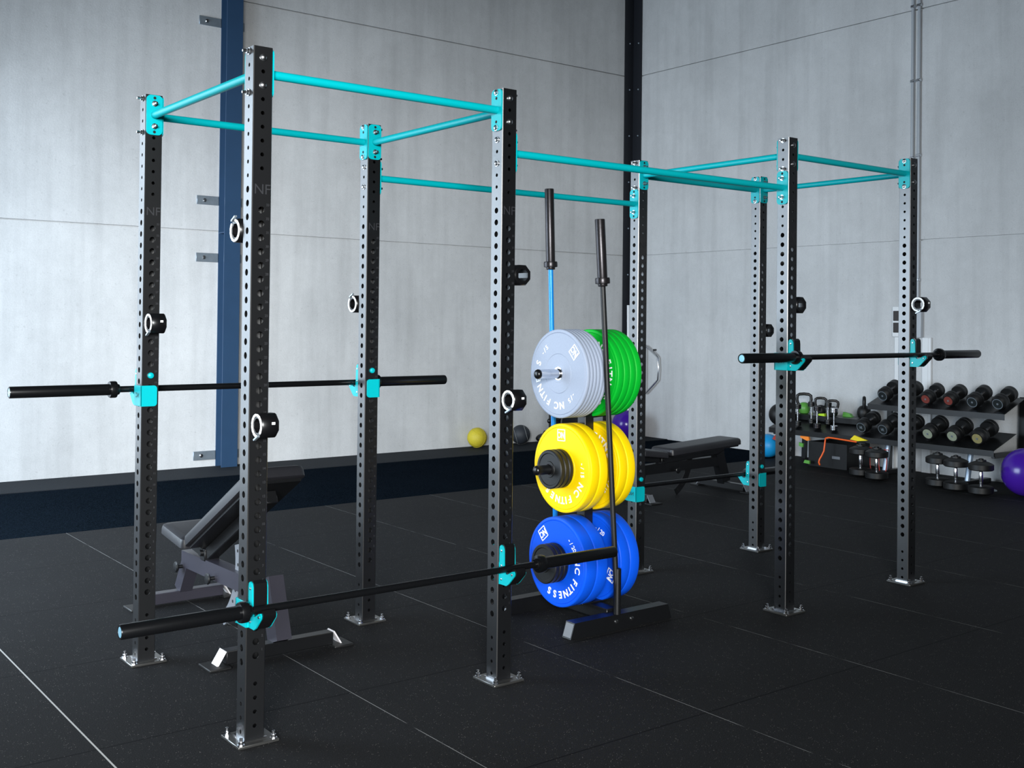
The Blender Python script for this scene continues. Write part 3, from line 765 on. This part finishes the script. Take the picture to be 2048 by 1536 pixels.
def dumbbell(R, L, label_mat, txt=None):
    """axis x, near face at x=-L/2"""
    t = thing('dumbbell', '', 'dumbbell', (0, 0, 0)); hl = L * .33; h = L / 2
    m = MB(); m.cyl((-h + hl - .005, 0, 0), (h - hl + .005, 0, 0), .016, 14); m.build('handle', M['chrome'], t)
    for s_ in (-1, 1):
        m = MB(); m.lathe([(R * .35, 0), (R * .74, .0), (R * .97, hl * .22), (R, hl * .28), (R, hl * .62), (R * .97, hl * .64), (R, hl * .67), (R, hl * .94), (R * .97, hl), (R * .3, hl)], (s_ * h, 0, 0), (-s_, 0, 0), 28)
        hd = m.build('head', M['rubber'], t)
        m = MB(); m.cyl((s_ * (h + .0005), 0, 0), (s_ * (h + .0025), 0, 0), R * .62, 24); m.cur = 1
        m.cyl((s_ * (h + .0025), 0, 0), (s_ * (h + .005), 0, 0), R * .14, 10)
        if label_mat == 'labeldark':
            m.lathe([(R * .62, h + .0005), (R * .70, h + .0005), (R * .70, h + .004), (R * .62, h + .004)], (0, 0, 0), (s_, 0, 0), 24, False, True)
            if txt and s_ < 0: put_text(m, txt, lambda a, b_, cc: (-h - .004, -a, b_), .042, 0, .0008)
        m.build('end_label', [M[label_mat], M['galv']], hd)
    return t
tilt = math.radians(-22)
def place_db(o, xn, y, zn, L, lab, grp):
    # near face centre (xn, y, zn), axis rises towards the wall
    o.rotation_euler = (0, tilt, 0); o.location = (xn + L / 2 * math.cos(tilt), y, zn - L / 2 * math.sin(tilt)); o['label'] = lab; o['group'] = grp
dR = dumbbell(.070, .27, 'labelred'); dG = dumbbell(.078, .29, 'labelgrey'); dO = dumbbell(.078, .29, 'labelolive'); dK = dumbbell(.072, .28, 'labeldark'); dN = dumbbell(.072, .28, 'labeldark', '12')
tg, lg = 'black dumbbells on the upper tier', 'black dumbbells on the lower tier'
place_db(dR, 8.12, 2.37, .788, .27, 'black dumbbell with worn red end on the upper tier, nearer the post', tg)
place_db(dup(dR, (0, 0, 0)), 8.12, 2.13, .788, .27, 'black dumbbell with worn red end on the upper tier, farther from the post', tg)
place_db(dK, 8.12, 1.885, .790, .28, 'black dumbbell with dark ringed end on the upper tier, second from the right end', tg)
place_db(dup(dK, (0, 0, 0)), 8.12, 1.635, .790, .28, 'black dumbbell at the right end of the upper tier', tg)
place_db(dup(dK, (0, 0, 0)), 8.12, 2.850, .790, .28, 'black dumbbell at the left end of the upper tier', tg)
place_db(dup(dK, (0, 0, 0)), 8.12, 2.610, .790, .28, 'black dumbbell on the upper tier mostly hidden by the rightmost post', tg)
place_db(dG, 7.985, 2.262, .466, .29, 'black dumbbell with pale grey-green end on the lower tier, nearer the post', lg)
place_db(dup(dG, (0, 0, 0)), 7.985, 2.008, .466, .29, 'black dumbbell with pale grey-green end on the lower tier, middle of the three', lg)
place_db(dO, 7.985, 1.758, .466, .29, 'black dumbbell with olive-yellow end at the right end of the lower tier', lg)
place_db(dN, 7.985, 3.005, .466, .28, 'black dumbbell with ringed numbered end left of the rightmost post, below the black kettlebell', lg)
place_db(dup(dN, (0, 0, 0)), 7.985, 2.755, .466, .28, 'black dumbbell with ringed numbered end on the lower tier, close left of the rightmost post', lg)
place_db(dup(dK, (0, 0, 0)), 7.985, 2.510, .466, .28, 'black dumbbell on the lower tier mostly hidden by the rightmost post', lg)

# loadable dumbbells standing on end on the floor
def standing_db(loc, lab, R=.108):
    t = thing('plate_dumbbell', lab, 'dumbbell', loc, 'plate dumbbells standing on end by the rack')
    m = MB(); m.cyl((0, 0, .06), (0, 0, .25), .0125, 12); m.lathe([(.012, .10), (.017, .115), (.018, .16), (.017, .205), (.012, .22)], (0, 0, 0), (0, 0, 1), 12); m.build('handle', M['chrome'], t)
    for z, s_ in ((.085, -1), (.225, 1)):
        m = MB(); m.lathe([(.02, 0), (R * .9, 0), (R, .008), (R, .052), (R * .9, .060), (R * .62, .074), (R * .42, .080), (R * .40, .092), (.02, .092)] if s_ > 0 else [(.02, 0), (R * .9, 0), (R, .008), (R, .058), (R * .9, .066), (R * .5, .080), (.02, .084)], (0, 0, z), (0, 0, s_), 32); m.build('weight_stack', M['rubber'], t)
    m = MB(); m.lathe([(.022, 0), (.022, .010), (.010, .014), (.001, .014)], (0, 0, .317), (0, 0, 1), 8, False); m.build('lock_nut', M['black'], t)
    return t
for p, lab in (((7.77, 2.86, 0), 'plate dumbbell standing on end on the floor, farthest left of the five'), ((7.68, 2.615, 0), 'plate dumbbell standing on end just left of the rightmost post'),
               ((7.78, 2.03, 0), 'plate dumbbell standing on end just right of the rightmost post'), ((7.70, 1.80, 0), 'plate dumbbell standing on end, middle one right of the post'),
               ((7.66, 1.535, 0), 'plate dumbbell standing on end nearest the purple ball')): standing_db(p, lab)
m = MB(); m.lathe([(.03, 0), (.055, .004), (.052, .012), (.03, .02), (.012, .022), (.001, .022)], (7.98, 1.62, 0), (0, 0, 1), 20); tag(m.build('floor_disc', M['galv']), 'small pale metal disc on the floor beside the purple ball', 'disc')

# kettlebells
def kettlebell(loc, R, mt, hm, rotz, lab, hw=1.0, hh=1.0):
    t = thing('kettlebell', lab, 'kettlebell', loc, 'kettlebells on the rack', (0, 0, rotz))
    m = MB(); m.lathe([(R * .55, 0), (R * .8, R * .12), (R * .97, R * .55), (R, R * .95), (R * .9, R * 1.42), (R * .62, R * 1.76), (R * .3, R * 1.9), (.001, R * 1.93)], (0, 0, 0), (0, 0, 1), 28); m.build('bell', M[mt], t)
    P = []; w_ = R * .85 * hw; top = R * (1.55 + 1.75 * hh)
    for a, b_ in ((-.72, 1.35), (-.95, 1.9), (-1.02, 2.5), (-.9, .0), (-.6, .0), (0, .0), (.6, .0), (.9, .0), (1.02, 2.5), (.95, 1.9), (.72, 1.35)):
        P.append((a, b_))
    zz = [R * 1.45, R * 1.9, R * 2.4, top - R * .28, top - R * .06, top, top - R * .06, top - R * .28, R * 2.4, R * 1.9, R * 1.45]
    xs = [-.78, -1.0, -1.08, -1.02, -.68, 0, .68, 1.02, 1.08, 1.0, .78]
    m = MB(); m.tube([(0, x * w_, z) for x, z in zip(xs, zz)], R * .25, 12); m.build('handle', M[hm], t)
    return t
kettlebell((8.30, 3.955, .521), .066, 'kbgreen', 'uhmw', .65, 'green kettlebell with black handle on the left half of the rack', 1.25, 1.0)
kettlebell((8.30, 3.735, .521), .058, 'rubber', 'uhmw', .65, 'black kettlebell with square handle right beside the green one', 1.1, .95)
kettlebell((8.28, 3.565, .521), .056, 'rubber', 'uhmw', .65, 'glossy black kettlebell behind the tallest chrome dumbbell', 1.1, .85)
kettlebell((8.36, 3.23, .47 + .051), .072, 'rubber', 'rubber', -.95, 'black kettlebell seen edge-on beside the upper tier dumbbells', .8, .85)
m = MB(); m.prism([(-.05, 0), (.05, .004), (.03, .022), (-.045, .03)], -.02, .02, lambda a, b_, tt: (tt, a, b_)); o = m.build('folded_band', M['lime'], None, (8.22, 3.66, .5215)); tag(o, 'lime green folded band between the kettlebells', 'band')
m = MB(); m.prism([(-.06, 0), (.06, 0), (.05, .05), (-.03, .035)], -.02, .02, lambda a, b_, tt: (tt, a, b_)); o = m.build('folded_band', M['kbgreen'], None, (8.38, 3.44, .5215)); tag(o, 'dull green folded band right of the kettlebells', 'band')
# small chrome dumbbells on end, on the lower tier
def small_db(loc, r, hm, lab, H_=.235):
    r *= 1.2
    t = thing('chrome_dumbbell', lab, 'dumbbell', loc, 'small dumbbells standing on end on the lower tier')
    m = MB(); m.cyl((0, 0, .03), (0, 0, H_ - .03), .0105, 12); m.build('handle', M['chrome'], t)
    for z0_ in (0, H_ - .052):
        m = MB(); m.lathe([(r * .8, 0), (r, .005), (r, .022), (r * .93, .024), (r, .026), (r, .047), (r * .8, .052)], (0, 0, z0_), (0, 0, 1), 20); m.build('head', M[hm], t)
    return t
def sz(x): return .372 + (x - 7.955) * .328 + .004
for x, y, r, hm, lab in ((8.03, 3.83, .03, 'black', 'small dumbbell standing on end, directly under the green kettlebell'), (8.12, 3.72, .03, 'black', 'small dumbbell standing on end, second from the tall front post'),
                         (8.02, 3.57, .034, 'worn', 'small dumbbell standing on end, third from the tall front post'), (8.14, 3.52, .03, 'black', 'small dumbbell standing on end, tucked behind the chrome one'),
                         (8.01, 3.35, .032, 'chrome', 'bright chrome dumbbell standing on end at the right of the row')): small_db((x, y, sz(x + .03)), r, hm, lab)
# bands and cords below the rack
t0 = thing('resistance_tube', 'bright orange tube hanging under the left half of the rack', 'exercise tube', (7.93, 3.2, .33))
def PX(x, y, z): return (x - 7.93, y - 3.2, z - .33)
pts = [(7.94, 3.02, .318), (7.935, 3.16, .325), (7.93, 3.30, .332), (7.93, 3.36, .333), (7.93, 3.395, .322), (7.93, 3.40, .295), (7.92, 3.40, .24), (7.91, 3.40, .19), (7.90, 3.42, .14), (7.89, 3.44, .10), (7.88, 3.44, .07), (7.87, 3.42, .045)]
m = MB(); m.tube([PX(*p) for p in pts], .0085, 10); m.build('tube', M['orange'], t0)
m = MB(); m.tube([PX(7.94, 3.02, .318), PX(7.945, 2.93, .312)], .011, 10); m.build('handle', M['black'], t0)
def wedge(name, lab, c, pts, mt, th=.02):
    m = MB(); m.prism(pts, -th / 2, th / 2, lambda a, b_, tt: (tt, a, b_)); o = m.build(name, M[mt], None, c); tag(o, lab, 'band'); return o
wedge('folded_band', 'yellow folded band on the front edge of the lower tier', (7.943, 3.01, .332), [(-.115, .012), (.04, .052), (.09, .006), (-.0, -.004)], 'bandyellow')
wedge('folded_band', 'orange folded band under the rack beside the tall front post', (7.99, 3.70, .285), [(-.06, -.01), (-.05, .03), (.05, .035), (.06, .012), (-.03, -.018)], 'bandorange')
wedge('folded_band', 'small bright green band under the orange band', (7.99, 3.755, .215), [(-.03, -.022), (-.035, .018), (.02, .026), (.02, -.012)], 'kbgreen')
wedge('folded_band', 'small green band on the floor under the rack', (7.98, 3.67, .0405), [(-.04, -.015), (-.04, .02), (.02, .022), (.035, -.01)], 'kbgreen')
wedge('folded_band', 'dark red band above the sky blue ball', (8.08, 4.17, .245), [(-.03, -.03), (-.035, .05), (.0, .03), (.035, -.012)], 'red')
t0 = thing('cord_coil', 'red cords looped between the standing plate dumbbells', 'cord', (7.93, 2.75, .16))
m = MB()
for k in range(4):
    y = -.06 + .05 * k; m.tube([(0, y + .02 * math.sin(i / 9 * PI) * (1 if k % 2 else -1), .12 - .26 * i / 9) for i in range(10)], .005, 6)
m.tube([(0, -.10, .115), (.005, .0, .105), (0, .12, .12)], .005, 6)
m.build('cord', M['red'], t0)
t0 = thing('storage_crate', 'black storage crate in the shade under the left half of the rack', 'crate', (8.25, 3.60, 0))
m = MB(); m.box(-.2, .2, -.38, .10, .0, .012); m.box(-.2, -.188, -.38, .10, .012, .26); m.box(.188, .2, -.38, .10, .012, .26); m.box(-.188, .188, -.38, -.368, .012, .26); m.box(-.188, .188, .088, .10, .012, .26); m.build('crate_body', M['black'], t0)
m = MB(); m.box(-.206, -.2, -.30, -.20, .10, .13, .002); m.build('grip', M['endcap'], t0)

# hex bar on the right wall and white pipe in the corner
m = MB(); pts = [(6.47, 1.05), (6.46, .76), (6.71, .57), (6.955, .76), (6.955, 1.05), (6.71, 1.20)]
for x in (8.560,):
    m.tube([(x, p[0], p[1]) for p in [(6.475, 1.05), (6.462, .90), (6.475, .76), (6.50, .735), (6.69, .575), (6.73, .575), (6.93, .735), (6.955, .76), (6.955, 1.05), (6.93, 1.075), (6.73, 1.195), (6.69, 1.195), (6.50, 1.075)]], .013, 10, True)
t = thing('hex_bar', 'chrome hex bar frame hung on the right wall behind the green plates', 'bar', (8.56, 6.71, .88)); m.build('frame', M['chrome'], t, (-8.56, -6.71, -.88))
m = MB(); m.cyl((-.0, 0, -.315), (-.0, 0, .32), .012, 10); m.build('cross_handle', M['chrome'], t)
m = MB(); m.cyl((.005, -.15, .266), (.049, -.15, .266), .012, 10); m.build('wall_hook', M['black'], t)
m = MB(); m.cyl((8.455, 6.90, 0), (8.455, 6.93, 1.73), .018, 14); tag(m.build('plastic_pipe', M['pvc']), 'white plastic pipe standing in the corner beside the back rack post', 'pipe')

# dark exercise machine behind the plate tree
t = thing('exercise_machine', 'black exercise machine by the back wall, mostly hidden behind the plates', 'exercise machine', (7.0, 6.2, 0))
m = MB(); m.box(-.35, .55, -.05, .05, .03, .10, .01); m.build('base_rail', M['black'], t)
for x in (-.32, .5):
    m = MB(); m.box(x - .05, x + .05, -.28, .28, 0, .045, .01); m.build('floor_foot', M['rubber'], t)
m = MB(); m.beam((.1, 0, .08), (.02, 0, .72), .09, .07, (0, 1, 0)); m.build('post', M['black'], t)
m = MB(); m.beam((.42, 0, .08), (.42, 0, .74), .07, .07, (0, 1, 0)); m.build('post', M['black'], t)
m = MB(); m.beam((-.42, 0, .03), (-.42, 0, .56), .10, .06, (0, 1, 0)); m.build('post', M['black'], t)
m = MB(); m.cyl((-.40, 0, .36), (.45, 0, .40), .035, 14); m.build('frame_tube', M['black'], t)
m = MB(); m.cyl((-.40, -.02, .37), (-.49, -.03, .352), .014, 12); m.ball((-.51, -.03, .35), .028, 14, 10); m.build('knob', M['black'], t)
m = MB(); m.lathe([(.02, -.05), (.22, -.05), (.23, -.04), (.23, .04), (.22, .05), (.02, .05)], (-.12, 0, .30), (0, 1, 0), 28); m.build('flywheel', M['rubber'], t)
m = MB(); m.box(-.06, .07, -.12, -.05, .30, .41, .006); m.build('console', M['cardboard'], t)
t = thing('floor_bag', 'low black bag on the floor right of the charcoal ball', 'bag', (7.0, 6.82, 0))
m = MB(); m.ball((0, 0, .065), .13, 18, 10, 1.3, .8, .5); m.build('bag_body', M['rubber'], t)
m = MB(); m.tube([(-.08, 0, .11), (-.05, 0, .15), (.05, 0, .15), (.08, 0, .11)], .008, 6); m.build('strap', M['black'], t)

# ------------------------------------------------------------------ light
def area(name, loc, rot, sx, sy, e, col, spread=180):
    l = bpy.data.lights.new(name, 'AREA'); l.shape = 'RECTANGLE'; l.size = sx; l.size_y = sy; l.energy = e; l.color = col; l.spread = math.radians(spread)
    o = bpy.data.objects.new(name, l); COL.objects.link(o); o.location = loc; o.rotation_euler = rot; return o
area('daylight_door', (XL - .15, 4.45, 1.85), (0, -PI / 2 + .30, 0), 3.4, 4.8, 410, (.70, .85, 1.0), 150)
area('side_fill_light', (-6.2, -10.0, 3.2), (PI / 2 - .22, 0, -.50), 5.0, 3.0, 1500, (.95, .97, .97), 110)  # added fill lamp out of view, brightens the back wall; no door known there
W = bpy.data.worlds.new('world'); S.world = W; W.use_nodes = True
bg = W.node_tree.nodes['Background']; bg.inputs['Color'].default_value = (1.0, .88, .76, 1); bg.inputs['Strength'].default_value = .2
S.view_settings.view_transform = 'Standard'; S.view_settings.look = 'None'; S.view_settings.gamma = 1; S.view_settings.use_curve_mapping = False
S.view_settings.exposure = 0.12
